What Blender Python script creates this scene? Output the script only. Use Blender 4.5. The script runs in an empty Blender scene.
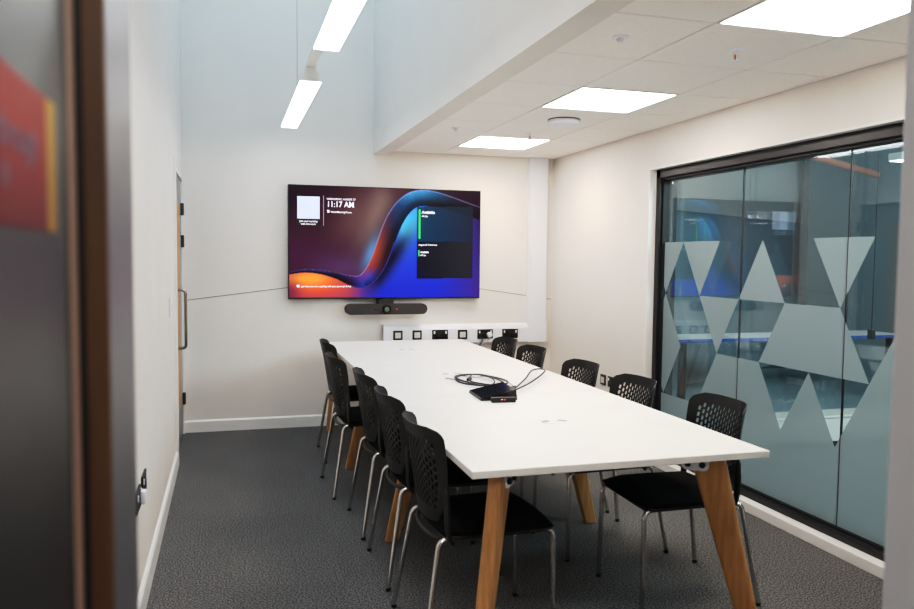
import bpy, bmesh, math, random
from mathutils import Vector, Matrix
random.seed(7)
sc = bpy.context.scene
COL = sc.collection
PI = math.pi

# ------------------------------------------------------------------ materials
def lin(c):
    return tuple((x/255/12.92 if x/255 <= .04045 else ((x/255+.055)/1.055)**2.4) for x in c)

def pmat(name, rgb, rough=.5, metal=0., spec=.5, emis=None, es=0., coat=0.):
    m = bpy.data.materials.new(name); m.use_nodes = True
    b = m.node_tree.nodes['Principled BSDF']
    b.inputs['Base Color'].default_value = (*lin(rgb), 1)
    b.inputs['Roughness'].default_value = rough
    b.inputs['Metallic'].default_value = metal
    b.inputs['Specular IOR Level'].default_value = spec
    b.inputs['Coat Weight'].default_value = coat
    if emis:
        b.inputs['Emission Color'].default_value = (*lin(emis), 1)
        b.inputs['Emission Strength'].default_value = es
    return m

def noisy(name, c1, c2, scale, rough=.8, bump=0., detail=4, stretch=None, lo=.35, hi=.65, spec=.5, bscale=None, bdist=.01):
    m = pmat(name, c1, rough, spec=spec); nt = m.node_tree; N = nt.nodes; L = nt.links
    b = N['Principled BSDF']
    tc = N.new('ShaderNodeTexCoord'); mp = N.new('ShaderNodeMapping')
    if stretch: mp.inputs['Scale'].default_value = stretch
    L.new(tc.outputs['Object'], mp.inputs['Vector'])
    nz = N.new('ShaderNodeTexNoise'); nz.inputs['Scale'].default_value = scale; nz.inputs['Detail'].default_value = detail
    L.new(mp.outputs[0], nz.inputs['Vector'])
    cr = N.new('ShaderNodeValToRGB')
    cr.color_ramp.elements[0].position = lo; cr.color_ramp.elements[0].color = (*lin(c1), 1)
    cr.color_ramp.elements[1].position = hi; cr.color_ramp.elements[1].color = (*lin(c2), 1)
    L.new(nz.outputs['Fac'], cr.inputs['Fac']); L.new(cr.outputs['Color'], b.inputs['Base Color'])
    if bump:
        n2 = nz
        if bscale:
            n2 = N.new('ShaderNodeTexNoise'); n2.inputs['Scale'].default_value = bscale
            L.new(mp.outputs[0], n2.inputs['Vector'])
        bp = N.new('ShaderNodeBump'); bp.inputs['Strength'].default_value = bump; bp.inputs['Distance'].default_value = bdist
        L.new(n2.outputs['Fac'], bp.inputs['Height']); L.new(bp.outputs[0], b.inputs['Normal'])
    return m

# tone curve of the photograph: linear scene value -> linear picture value
CURVE = [(0, 0), (.02, .014), (.06, .056), (.2, .262), (.36, .48), (.75, .71), (1.05, .86), (1.6, 1.03)]
EXPO = 2**.14
def uncurve(y):
    for (a, b), (c, d) in zip(CURVE[:-1], CURVE[1:]):
        if y <= d: return (a+(c-a)*(y-b)/(d-b))/EXPO
    return CURVE[-1][0]/EXPO
M = {}
M['wall'] = noisy('wall_paint', (230, 224, 218), (233, 227, 221), 3, .75, .06, bscale=160, bdist=.002)
M['trim'] = pmat('white_gloss_trim', (238, 236, 233), .35)
M['ceil'] = noisy('ceiling_tile', (249, 242, 236), (252, 246, 241), 60, .85, .1, bdist=.003)
M['ceilgap'] = pmat('tile_gap', (66, 60, 56), .9)
M['ceilgrid'] = pmat('tile_edge', (222, 216, 209), .6)
M['table'] = noisy('white_laminate', (229, 225, 221), (232, 228, 224), 4, .42)
M['tableedge'] = pmat('table_edge', (226, 222, 216), .5)
M['oak'] = noisy('oak', (168, 120, 76), (190, 142, 94), 9, .45, .05, stretch=(6, 6, .6), bdist=.002)
M['oakdark'] = noisy('oak_edge', (76, 52, 35), (88, 62, 42), 9, .5, stretch=(6, 6, .6))
M['oakpale'] = noisy('oak_lipping', (146, 114, 98), (160, 128, 110), 9, .4, stretch=(6, 6, .6))
M['plastic'] = noisy('black_plastic', (17, 16, 16), (22, 21, 21), 40, .40, .05, bscale=500, bdist=.001)
M['fabric'] = noisy('black_fabric', (14, 14, 14), (22, 22, 22), 300, .95, .3, bdist=.002, spec=.1)
M['chrome'] = pmat('chrome', (205, 203, 200), .16, 1.)
M['black'] = pmat('black', (14, 14, 15), .4)
M['gloss'] = pmat('black_gloss', (10, 10, 11), .12)
M['frame'] = pmat('dark_metal_frame', (44, 44, 48), .38, .35)
M['gasket'] = pmat('gasket', (18, 18, 19), .6)
M['white'] = pmat('white_plastic', (238, 239, 246), .35)
M['pane'] = pmat('data_insert', (214, 210, 204), .4)
M['steel'] = pmat('brushed_steel', (168, 160, 152), .25, 1.)
M['hinge'] = pmat('hinge_metal', (90, 88, 86), .35, .9)
M['doorgrey'] = pmat('grey_door_laminate', (140, 141, 142), .35)
M['kick'] = pmat('kick_plate', (92, 94, 97), .3, .6)
M['leaf'] = pmat('dark_glossy_door', (34, 33, 36), .38, spec=.5)
M['reveal'] = pmat('silver_grey_frame', (120, 119, 124), .42, .6)
M['jamb'] = pmat('grey_painted_frame', (206, 205, 208), .55)
M['vinylgrey'] = pmat('speaker_cloth', (52, 48, 47), .85)
M['led'] = pmat('led_panel', (255, 255, 255), .5, emis=(255, 244, 231), es=15.5)
M['led2'] = pmat('led_strip', (255, 255, 255), .5, emis=(252, 252, 255), es=9)
M['alu'] = pmat('white_aluminium', (238, 237, 234), .5)
M['blue'] = pmat('blue_stripe', (34, 72, 132), .6)
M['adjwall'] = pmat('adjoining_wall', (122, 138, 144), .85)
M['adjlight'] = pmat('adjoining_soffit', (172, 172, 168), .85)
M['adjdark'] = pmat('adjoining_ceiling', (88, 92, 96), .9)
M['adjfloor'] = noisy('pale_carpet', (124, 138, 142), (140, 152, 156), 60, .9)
M['cream'] = pmat('cream_panel', (190, 184, 174), .6)
M['pipe'] = pmat('brown_pipe', (150, 98, 80), .6)
M['lensglass'] = pmat('lens_glass', (92, 100, 88), .2)
M['red'] = pmat('red_led', (255, 40, 30), .5, emis=(255, 40, 30), es=1.5)
M['signred'] = pmat('red_sign', (190, 40, 40), .5)
M['signblue'] = pmat('blue_sign', (40, 90, 190), .5)
M['cable'] = pmat('dark_cable', (40, 36, 48), .5)
M['cableg'] = pmat('grey_cable', (176, 172, 170), .5)
M['seam'] = pmat('seam_line', (120, 108, 98), .8)
M['pink'] = pmat('port_slot', (148, 134, 132), .6)

def carpet():
    m = noisy('carpet', (58, 57, 58), (134, 132, 131), 130, .97, .5, detail=6, lo=.38, hi=.64, spec=.08, bdist=.006)
    nt = m.node_tree; N = nt.nodes; L = nt.links; b = N['Principled BSDF']
    src = b.inputs['Base Color'].links[0].from_socket
    tc = N['Texture Coordinate']
    ck = N.new('ShaderNodeTexChecker'); ck.inputs['Scale'].default_value = 2.0
    ck.inputs['Color1'].default_value = (1, 1, 1, 1); ck.inputs['Color2'].default_value = (.96, .96, .96, 1)
    L.new(tc.outputs['Object'], ck.inputs['Vector'])
    mx = N.new('ShaderNodeMix'); mx.data_type = 'RGBA'; mx.blend_type = 'MULTIPLY'; mx.inputs[0].default_value = 1
    L.new(src, mx.inputs[6]); L.new(ck.outputs['Color'], mx.inputs[7]); L.new(mx.outputs[2], b.inputs['Base Color'])
    return m
M['carpet'] = carpet()

def glass_mat():
    m = bpy.data.materials.new('partition_glass'); m.use_nodes = True
    N = m.node_tree.nodes; L = m.node_tree.links; N.clear()
    o = N.new('ShaderNodeOutputMaterial'); t = N.new('ShaderNodeBsdfTransparent'); g = N.new('ShaderNodeBsdfGlossy')
    t.inputs[0].default_value = (.92, .96, .965, 1); g.inputs['Roughness'].default_value = .0
    g.inputs['Color'].default_value = (.9, .95, .97, 1)
    f = N.new('ShaderNodeFresnel'); f.inputs[0].default_value = 1.5
    ge = N.new('ShaderNodeNewGeometry'); ma = N.new('ShaderNodeMath'); ma.operation = 'MULTIPLY_ADD'
    ma.inputs[1].default_value = 1/1.5-1.5; ma.inputs[2].default_value = 1.5
    L.new(ge.outputs['Backfacing'], ma.inputs[0]); L.new(ma.outputs[0], f.inputs[0])
    mx = N.new('ShaderNodeMixShader')
    L.new(f.outputs[0], mx.inputs[0]); L.new(t.outputs[0], mx.inputs[1]); L.new(g.outputs[0], mx.inputs[2]); L.new(mx.outputs[0], o.inputs[0])
    return m
M['glass'] = glass_mat()

def frost_mat():
    m = bpy.data.materials.new('frosted_vinyl'); m.use_nodes = True
    N = m.node_tree.nodes; L = m.node_tree.links; N.clear()
    o = N.new('ShaderNodeOutputMaterial'); d = N.new('ShaderNodeBsdfDiffuse'); t = N.new('ShaderNodeBsdfTransparent'); tr = N.new('ShaderNodeBsdfTranslucent')
    d.inputs[0].default_value = (*lin((150, 160, 163)), 1); tr.inputs[0].default_value = (*lin((134, 146, 146)), 1)
    t.inputs[0].default_value = (.9, .95, .95, 1)
    a = N.new('ShaderNodeMixShader'); a.inputs[0].default_value = .35
    L.new(d.outputs[0], a.inputs[1]); L.new(tr.outputs[0], a.inputs[2])
    b = N.new('ShaderNodeMixShader'); b.inputs[0].default_value = .07
    L.new(a.outputs[0], b.inputs[1]); L.new(t.outputs[0], b.inputs[2]); L.new(b.outputs[0], o.inputs[0])
    return m
M['frost'] = frost_mat()

def vcol_mat(name, strength, diffuse=False):
    m = bpy.data.materials.new(name); m.use_nodes = True
    N = m.node_tree.nodes; L = m.node_tree.links; b = N['Principled BSDF']
    a = N.new('ShaderNodeVertexColor'); a.layer_name = 'Col'
    if diffuse:
        L.new(a.outputs[0], b.inputs['Base Color']); b.inputs['Roughness'].default_value = .3
    else:
        b.inputs['Base Color'].default_value = (.002, .002, .002, 1); b.inputs['Roughness'].default_value = .3; b.inputs['Specular IOR Level'].default_value = .15
        L.new(a.outputs[0], b.inputs['Emission Color']); b.inputs['Emission Strength'].default_value = strength
    return m
M['screen'] = vcol_mat('screen_picture', 1.0)
M['reflection'] = vcol_mat('reflection_print', 0, True); M['reflection'].node_tree.nodes['Principled BSDF'].inputs['Roughness'].default_value = .6; M['reflection'].node_tree.nodes['Principled BSDF'].inputs['Specular IOR Level'].default_value = .25
M['text'] = pmat('screen_text', (240, 238, 248), .5, emis=(235, 232, 245), es=.9)
M['textblue'] = pmat('screen_panel_pale', (200, 212, 235), .5, emis=(188, 200, 226), es=.75)
M['textline'] = pmat('screen_divider', (150, 110, 140), .5, emis=(140, 100, 130), es=.6)
M['green'] = pmat('screen_green', (40, 170, 80), .5, emis=(40, 170, 84), es=.8)
M['reflectiontext'] = pmat('reflection_text', (120, 108, 140), .5)

# ------------------------------------------------------------------ mesh helpers
def BM(): return bmesh.new()

def box(bm, x0, x1, y0, y1, z0, z1, bev=0., seg=2):
    vs = [bm.verts.new((x, y, z)) for x in (x0, x1) for y in (y0, y1) for z in (z0, z1)]
    fs = [bm.faces.new([vs[i] for i in q]) for q in ((0,1,3,2), (4,6,7,5), (0,4,5,1), (2,3,7,6), (0,2,6,4), (1,5,7,3))]
    if bev:
        es = list({e for f in fs for e in f.edges})
        bmesh.ops.bevel(bm, geom=es, offset=bev, segments=seg, affect='EDGES', profile=.5)

def prism(bm, pts, axis, a0, a1):
    # pts: 2D polygon; axis: the extrusion axis
    def P(p, a):
        return {'x': (a, p[0], p[1]), 'y': (p[0], a, p[1]), 'z': (p[0], p[1], a)}[axis]
    A = [bm.verts.new(P(p, a0)) for p in pts]; B = [bm.verts.new(P(p, a1)) for p in pts]
    n = len(pts)
    bm.faces.new(A[::-1]); bm.faces.new(B)
    for i in range(n): bm.faces.new((A[i], A[(i+1) % n], B[(i+1) % n], B[i]))

def fillet(pts, r, n=5):
    out = [Vector(pts[0])]
    for i in range(1, len(pts)-1):
        p, a, c = Vector(pts[i]), Vector(pts[i-1]), Vector(pts[i+1])
        u, v = (a-p), (c-p)
        k = min(r, u.length*.45, v.length*.45); s, e = p+u.normalized()*k, p+v.normalized()*k
        for j in range(n+1):
            t = j/n; out.append(s*(1-t)**2 + p*2*t*(1-t) + e*t*t)
    out.append(Vector(pts[-1])); return out

def spline(pts, n=8, closed=False):
    P = [Vector(p) for p in pts]; out = []
    m = len(P)
    for i in range(m-1):
        a, b, c, d = P[max(i-1, 0)], P[i], P[i+1], P[min(i+2, m-1)]
        for j in range(n):
            t = j/n
            out.append(.5*((2*b)+(c-a)*t+(2*a-5*b+4*c-d)*t*t+(3*b-a-3*c+d)*t**3))
    out.append(P[-1]); return out

def tube(bm, pts, r, n=10, sx=1., sy=1., up=None):
    pts = [Vector(p) for p in pts]; m = len(pts)
    rr = r if isinstance(r, (list, tuple)) else [r]*m
    ref = Vector(up) if up else None
    rings = []
    prev = None
    for i in range(m):
        t = (pts[min(i+1, m-1)]-pts[max(i-1, 0)]).normalized()
        if prev is None:
            u = ref or (Vector((0, 0, 1)) if abs(t.z) < .9 else Vector((1, 0, 0)))
            a = t.cross(u).normalized()
        else:
            a = (prev - t*prev.dot(t)).normalized()
        prev = a; b = t.cross(a)
        rings.append([bm.verts.new(pts[i]+a*math.cos(2*PI*k/n)*rr[i]*sx+b*math.sin(2*PI*k/n)*rr[i]*sy) for k in range(n)])
    for i in range(m-1):
        for k in range(n):
            bm.faces.new((rings[i][k], rings[i][(k+1) % n], rings[i+1][(k+1) % n], rings[i+1][k]))
    bm.faces.new(rings[0][::-1]); bm.faces.new(rings[-1])

def lathe(bm, prof, cx=0., cy=0., n=28, axis='z', c3=None):
    # prof: (r, h) pairs
    base = Vector(c3) if c3 else Vector((cx, cy, 0))
    def P(r, h, k):
        a = 2*PI*k/n; c, s = r*math.cos(a), r*math.sin(a)
        if axis == 'z': return base+Vector((c, s, h))
        if axis == 'y': return base+Vector((c, h, s))
        return base+Vector((h, c, s))
    rings = [[bm.verts.new(P(r, h, k)) for k in range(n)] for r, h in prof]
    for i in range(len(prof)-1):
        for k in range(n):
            bm.faces.new((rings[i][k], rings[i][(k+1) % n], rings[i+1][(k+1) % n], rings[i+1][k]))
    bm.faces.new(rings[0][::-1]); bm.faces.new(rings[-1])

def obj(name, bm, mat, parent=None, smooth=False, mats=None):
    bmesh.ops.recalc_face_normals(bm, faces=bm.faces)
    me = bpy.data.meshes.new(name); bm.to_mesh(me); bm.free()
    for mm in (mats or [mat]): me.materials.append(M[mm] if isinstance(mm, str) else mm)
    if smooth:
        for p in me.polygons: p.use_smooth = True
        try: me.set_sharp_from_angle(angle=math.radians(38))
        except Exception: pass
    o = bpy.data.objects.new(name, me); COL.objects.link(o)
    if parent: o.parent = parent; o.matrix_parent_inverse = parent.matrix_basis.inverted()
    return o

def tag(o, label=None, cat=None, group=None, kind=None):
    if label: o['label'] = label
    if cat: o['category'] = cat
    if group: o['group'] = group
    if kind: o['kind'] = kind
    return o

def thing(name, label, cat, loc=(0, 0, 0), rz=0, group=None, kind=None):
    o = bpy.data.objects.new(name, None); COL.objects.link(o)
    o.empty_display_size = .1
    o.location = loc; o.rotation_euler = (0, 0, rz)
    return tag(o, label, cat, group, kind)

def local(name, bm, mat, parent, smooth=False, mats=None):
    # geometry given in the parent's own frame
    o = obj(name, bm, mat, None, smooth, mats); o.parent = parent; return o

def struct(name, bm, mat, label=None, parent=None, smooth=False):
    o = obj(name, bm, mat, parent, smooth)
    if not parent:
        o['kind'] = 'structure'
        if label: o['label'] = label
    return o

def copy_tree(o, parent=None):
    c = o.copy(); COL.objects.link(c)
    if parent:
        c.parent = parent; c.matrix_parent_inverse = o.matrix_parent_inverse.copy()
    for ch in list(o.children): copy_tree(ch, c)
    return c

def text_mesh(name, body, size, mat, parent, x, y, z, face='-y', ext=0, bold=0., align='LEFT', sx=1.):
    cu = bpy.data.curves.new('txt', 'FONT'); cu.body = body; cu.size = size; cu.offset = bold; cu.align_x = align
    cu.resolution_u = 3
    t = bpy.data.objects.new('txt', cu); COL.objects.link(t)
    bpy.context.view_layer.update()
    me = bpy.data.meshes.new_from_object(t.evaluated_get(bpy.context.evaluated_depsgraph_get()))
    bpy.data.objects.remove(t); bpy.data.curves.remove(cu)
    R = Matrix.Rotation(PI/2, 4, 'X')
    if face == '+x': R = Matrix.Rotation(PI/2, 4, 'Z') @ R
    me.transform(Matrix.Translation((x, y, z)) @ R @ Matrix.Scale(sx, 4, (1, 0, 0)))
    me.name = name; me.materials.clear(); me.materials.append(M[mat])
    o = bpy.data.objects.new(name, me); COL.objects.link(o); o.parent = parent
    o.matrix_parent_inverse = parent.matrix_basis.inverted()
    return o

# ------------------------------------------------------------------ dimensions (metres)
XL, XR, D, ZC = -.358, 2.943, 6.811, 2.4216
XB, ZB = 1.2306, 2.387            # bulkhead face, bulkhead bottom
ZU = 4.6                          # ceiling of the tall bay
YF0, YF1 = .745, .94              # the doorway wall
DX0, DX1 = -.1024, .974           # door opening
GY = 5.07                          # far side of the glazed opening
GT = 2.15                         # head of the glazed opening
XG = 3.04                        # inner pane

# ------------------------------------------------------------------ shell
bm = BM(); box(bm, -2.2, 8.2, -2.2, 9.2, -.1, 0); struct('floor', bm, 'carpet')
bm = BM(); box(bm, XL-.15, 3.2, D, D+.15, 0, ZU+.1); struct('wall_back', bm, 'wall')
# left wall with the opening of the fire door
bm = BM()
DY0, DY1, DZ = 5.76, 6.766, 2.10
box(bm, XL-.15, XL, YF1, DY0, 0, ZU+.1); box(bm, XL-.15, XL, DY1, D, 0, ZU+.1); box(bm, XL-.15, XL, DY0, DY1, DZ, ZU+.1)
box(bm, XL-.15, XL-.07, DY0, DY1, 0, DZ)
struct('wall_left', bm, 'wall')
# right wall: solid beyond the glazing, header above it
bm = BM()
box(bm, XR, XR+.2, GY, D, 0, ZC+.2); box(bm, XR, XR+.2, YF1, GY, GT, ZC+.2); box(bm, XR, XR+.2, YF1, 1.3, 0, GT)
struct('wall_right', bm, 'wall')
# front wall around the doorway
bm = BM()
box(bm, -2.2, DX0-.02, YF0+.012, YF1, 0, ZU+.1); box(bm, DX1+.03, XR+.2, YF0, YF1, 0, ZU+.1); box(bm, DX0-.02, DX1+.03, YF0, YF1, 2.2, ZU+.1)
struct('wall_front', bm, 'wall')
# bulkhead and plaster margin of the low ceiling
bm = BM()
box(bm, XB, XB+.12, YF1, D, ZB, ZU+.1); box(bm, XB+.12, XB+.165, YF1, D, ZC-.012, ZC+.1)
struct('wall_bulkhead', bm, 'wall')
bm = BM(); box(bm, XL-.15, XB+.12, YF1-.1, D+.15, ZU, ZU+.1); struct('ceiling_upper', bm, 'wall')

# tiled ceiling: each lay-in tile a shallow bevelled slab over a dark gap
AX, AY = 1.8465, 2.7023           # a grid crossing
bm = BM(); box(bm, XB+.12, XR, YF1, D, ZC+.012, ZC+.1); ceil = struct('ceiling', bm, 'ceilgap')
gx = [XB+.165, AX, AX+.6, XR]
gy = [YF1]
y = AY-.6*2
while y < D-.02: gy.append(y); y += .6
gy.append(D)
LIGHTS = [(AX, AY-.6), (AX, AY+1.2), (AX, AY+3.0)]
bm = BM()
for i in range(len(gx)-1):
    for j in range(len(gy)-1):
        if any(abs(gx[i]-a) < .01 and abs(gy[j]-b) < .01 for a, b in LIGHTS): continue
        g = .0036
        box(bm, gx[i]+(g if i else 0), gx[i+1]-g, gy[j]+g, gy[j+1]-g, ZC, ZC+.02, .0025, 1)
struct('ceiling_tiles', bm, 'ceil', parent=ceil)

# skirting
bm = BM(); prism(bm, [(XL, 0), (XL+.016, 0), (XL+.016, .105), (XL+.008, .117), (XL, .117)], 'y', YF1, DY0-.09); struct('baseboard_left', bm, 'trim')
bm = BM(); prism(bm, [(D, 0), (D-.016, 0), (D-.016, .088), (D-.008, .1), (D, .1)], 'x', XL, XR); struct('baseboard_back', bm, 'trim')
bm = BM(); prism(bm, [(XR, 0), (XR-.016, 0), (XR-.016, .088), (XR-.008, .1), (XR, .1)], 'y', GY, D-.016); struct('baseboard_right', bm, 'trim')
bm = BM(); box(bm, XR-.004, XR+.2, 1.3, GY, 0, .058, .003); struct('trim_1', bm, 'trim')
# white lining of the glazed opening
bm = BM()
box(bm, XR+.001, XR+.06, GY-.012, GY, .058, GT); box(bm, XR+.001, XR+.06, 1.3, GY-.012, GT-.012, GT); box(bm, XR+.06, XR+.2, GY-.002, GY, .058, GT); box(bm, XR+.06, XR+.2, 1.3, GY-.012, GT-.003, GT)
struct('trim_2', bm, 'trim')

# ------------------------------------------------------------------ glazed partition
win = thing('window_1', 'full-height glazed partition with dark frame and frosted triangle pattern', None, (XG, 3.2, .058), kind='structure')
if 'category' in win: del win['category']
FX0, FX1 = XR+.055, XR+.198
fy1, fz1 = GY-.012, GT-.012
bm = BM()
def fbar(bm, a): box(bm, *a, .004, 2)
box(bm, FX0, FX1, fy1-.052, fy1, .058, fz1, .004); box(bm, FX0, FX1, 1.3, fy1, fz1-.06, fz1, .004); box(bm, FX0, FX1, 1.3, fy1, .058, .100, .004)
obj('window_frame', bm, 'frame', win)
bm = BM()
box(bm, FX0+.02, FX1-.01, fy1-.07, fy1-.05, .095, fz1-.055); box(bm, FX0+.02, FX1-.01, 1.3, fy1-.06, fz1-.075, fz1-.058); box(bm, FX0+.02, FX1-.01, 1.3, fy1-.06, .095, .112)
obj('gasket', bm, 'gasket', win)
joints = [1.3, 2.35, 3.25, 4.11, fy1-.07]
for a, b in zip(joints[:-1], joints[1:]):
    bm = BM(); box(bm, XG, XG+.006, a+.004, b-.004, .112, fz1-.075); p = obj('inner_pane', bm, 'glass', win)
    bm = BM(); box(bm, XG+.046, XG+.052, a+.002, b-.002, .112, fz1-.075); obj('outer_pane', bm, 'glass', win)
for jy in joints[1:-1]:
    bm = BM(); box(bm, XG-.0005, XG+.010, jy-.0035, jy+.0035, .112, fz1-.075); obj('joint_strip', bm, 'gasket', win)
# frosted film: triangular lattice on the room side of the inner pane
A_, Z0, DZt = .418, 1.615, .365
def VX(row, k):   # lattice vertex: even rows start at 4.748, odd rows half a step further
    return (4.748 + (A_/2 if row % 2 else 0) - A_*k, Z0-DZt*row)
frost_tris = []
def down(row, k):   # top edge between vertices k and k+1 of that row
    a, b = VX(row, k), VX(row, k+1); frost_tris.append((a, b, ((a[0]+b[0])/2, Z0-DZt*(row+1))))
def upt(row, k):
    a = VX(row, k); frost_tris.append((a, (a[0]+A_/2, Z0-DZt*(row+1)), (a[0]-A_/2, Z0-DZt*(row+1))))
for k in (-1, 0, 3): down(0, k)
for k in (2, 7): upt(0, k)
down(0, 6)
upt(1, 0); down(1, 1); upt(1, 3); down(1, 3); upt(1, 4); upt(1, 5); down(1, 5); down(1, 6); upt(1, 7)
for k in (-1, 1, 4, 5, 6, 7): down(2, k)
for k in (1, 2, 3, 4, 5, 6, 7): upt(2, k)
frost_tris = [t for t in frost_tris]
ymax = fy1-.07
def clip(poly, lim, sgn):
    out = []
    for i in range(len(poly)):
        p, q = poly[i], poly[(i+1) % len(poly)]
        ip, iq = sgn*(p[0]-lim) <= 0, sgn*(q[0]-lim) <= 0
        if ip: out.append(p)
        if ip != iq:
            t = (lim-p[0])/(q[0]-p[0]); out.append((lim, p[1]+t*(q[1]-p[1])))
    return out
bm = BM()
def addpoly(pl):
    for a, b in zip(joints[:-1], joints[1:]):
        c = clip(clip(pl, b-.003, 1), a+.003, -1)
        if len(c) > 2:
            try: bm.faces.new([bm.verts.new((XG-.0008, p[0], p[1])) for p in c])
            except ValueError: pass
for t in frost_tris: addpoly(list(t))
zb = Z0-3*DZt
addpoly([(1.3, zb), (ymax, zb), (ymax, .113), (1.3, .113)])
fo = obj('frosted_film', bm, 'frost', win); fo['label'] = 'frosted film of white triangles'

# ------------------------------------------------------------------ the room beyond the glass
bm = BM()
dv = Vector((.866, .5, 0)); nv = Vector((.5, -.866, 0)); p0 = Vector((2.6, 6.5, 0))
def slab(bm, s0, s1, d0, d1, z0, z1):
    vs = []
    for s in (s0, s1):
        for d in (d0, d1):
            for z in (z0, z1): vs.append(bm.verts.new(p0+dv*s+nv*d+Vector((0, 0, z))))
    for q in ((0,1,3,2), (4,6,7,5), (0,4,5,1), (2,3,7,6), (0,2,6,4), (1,5,7,3)): bm.faces.new([vs[i] for i in q])
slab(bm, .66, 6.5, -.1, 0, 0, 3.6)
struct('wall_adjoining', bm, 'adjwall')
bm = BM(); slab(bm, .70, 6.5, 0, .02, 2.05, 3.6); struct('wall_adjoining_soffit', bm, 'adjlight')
bm = BM(); box(bm, XR+.2, 7.9, -.5, 9.0, .0005, .004); struct('floor_adjoining', bm, 'adjfloor')
bm = BM(); box(bm, 7.9, 8.0, -.5, 9.2, 0, 3.6); struct('wall_adjoining_side', bm, 'adjwall')
bm = BM(); box(bm, XR+.2, 8.0, -.5, 9.2, 3.5, 3.6); struct('ceiling_adjoining', bm, 'adjdark')
bm = BM(); box(bm, XR+.2, 8.0, -.6, -.5, 0, 3.6); struct('wall_adjoining_front', bm, 'adjwall')

# ------------------------------------------------------------------ fire door in the left wall
door = thing('door_1', 'grey fire door in the left wall with tall timber vision strip', None, (XL, 6.2, 0), kind='structure')
LX = XL-.012
bm = BM()
prism(bm, [(XL-.06, 5.765), (XL+.016, 5.765), (XL+.016, 5.69), (XL, 5.69), (XL, 5.765-.0)], 'z', 0, DZ+.06)
box(bm, XL-.06, XL+.004, 6.758, 6.766, 0, DZ+.01); box(bm, XL-.06, XL+.004, 5.765, 6.758, DZ-.008, DZ+.02)
obj('architrave', bm, 'trim', door)
bm = BM(); box(bm, LX-.045, LX, 5.772, 6.752, .006, DZ-.016, .002); lf = obj('door_leaf', bm, 'doorgrey', door)
bm = BM(); box(bm, LX-.001, LX+.012, 6.06, 6.36, .33, 1.88, .004); obj('vision_panel', bm, 'oak', lf)
bm = BM(); box(bm, LX-.001, LX+.002, 5.79, 6.74, .02, .27); obj('kick_plate', bm, 'kick', lf)
for z in (1.86, 1.60, .30):
    bm = BM(); box(bm, LX-.002, LX+.026, 6.735, 6.768, z-.05, z+.05, .006); obj('hinge', bm, 'hinge', door)
bm = BM(); tube(bm, fillet([(LX, 5.95, 1.235), (LX+.072, 5.95, 1.235), (LX+.072, 5.95, .81), (LX, 5.95, .81)], .03), .0105, 12); obj('door_handle', bm, 'steel', lf, True)
bm = BM(); box(bm, LX, LX+.003, 5.83, 5.93, 1.93, 2.03); obj('door_sign', bm, 'signred', lf)
bm = BM(); lathe(bm, [(.035, 0), (.035, .003)], c3=(LX, 5.86, 1.55), axis='x'); obj('door_sign', bm, 'signblue', lf)

# ------------------------------------------------------------------ doorway in the foreground: frame and open leaf
fr = thing('door_2', 'grey metal frame and dark open door leaf in the foreground', None, (0, YF0, 0), kind='structure')
bm = BM(); box(bm, DX0-.012, DX0, YF0+.004, YF1+.004, 0, 2.19, .002); obj('frame_lining', bm, 'reveal', fr)
bm = BM(); box(bm, DX1, DX1+.03, YF0-.01, YF1+.004, 0, 2.19, .004); obj('frame_lining', bm, 'jamb', fr)
bm = BM(); box(bm, -.1205, DX0+.0004, YF0, YF0+.014, 0, 2.2, .001); obj('frame_stop', bm, 'oakdark', fr)
bm = BM(); box(bm, DX0-.02, DX1+.03, YF0-.01, YF1+.004, 2.19, 2.21, .002); obj('frame_head', bm, 'jamb', fr)
bm = BM(); box(bm, -.172, -.1206, YF0+.001, YF0+.011, 0, 2.19); obj('gap_shade', bm, 'gasket', fr)  # black strip paints the shade of the gap beside the leaf
LF = -.1225
bm = BM(); box(bm, LF-.044, LF, -.22, .672, .006, 2.17, .001); leaf = obj('door_leaf', bm, 'leaf', fr)
bm = BM(); box(bm, LF-.044, LF, .672, .690, .006, 2.17, .001); obj('edge_seal', bm, 'gasket', leaf)
bm = BM(); box(bm, LF-.044, LF+.0005, .690, .722, .006, 2.17, .001); obj('edge_lipping', bm, 'oakpale', leaf)
# reflected banner, painted as a flat print on the leaf
def vgrid(name, fn, nu, nv, P, mat, parent):
    me = bpy.data.meshes.new(name)
    vs = [P(i/nu, j/nv) for j in range(nv+1) for i in range(nu+1)]
    fs = [(j*(nu+1)+i, j*(nu+1)+i+1, (j+1)*(nu+1)+i+1, (j+1)*(nu+1)+i) for j in range(nv) for i in range(nu)]
    me.from_pydata(vs, [], fs)
    ca = me.color_attributes.new('Col', 'FLOAT_COLOR', 'POINT')
    dat = []
    for j in range(nv+1):
        for i in range(nu+1): dat.extend((*((uncurve(q) if mat == 'screen' else q) for q in lin(fn(i/nu, j/nv))), 1))
    ca.data.foreach_set('color', dat)
    me.materials.append(M[mat])
    o = bpy.data.objects.new(name, me); COL.objects.link(o)
    if parent: o.parent = parent; o.matrix_parent_inverse = parent.matrix_basis.inverted()
    return o
def mixc(a, b, t):
    t = max(0, min(1, t)); return tuple(x+(y_-x)*t for x, y_ in zip(a, b))
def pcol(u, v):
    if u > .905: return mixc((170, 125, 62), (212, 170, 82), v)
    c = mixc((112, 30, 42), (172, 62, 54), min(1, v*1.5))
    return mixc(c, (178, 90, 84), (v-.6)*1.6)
PY0, PY1, PZ0, PZ1 = .30, .636, 1.507, 1.60
pst = vgrid('reflection', pcol, 42, 12, lambda u, v: (LF+.0012, PY0+(PY1-PY0)*u, PZ0+(PZ1-PZ0)*v), 'reflection', None)
tag(pst, 'small red reflection with a yellow edge, painted flat on the dark foreground door', 'reflection')
text_mesh('reflection_text', 'through', .030, 'reflectiontext', pst, LF+.0018, .482, 1.553, '+x')
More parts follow.
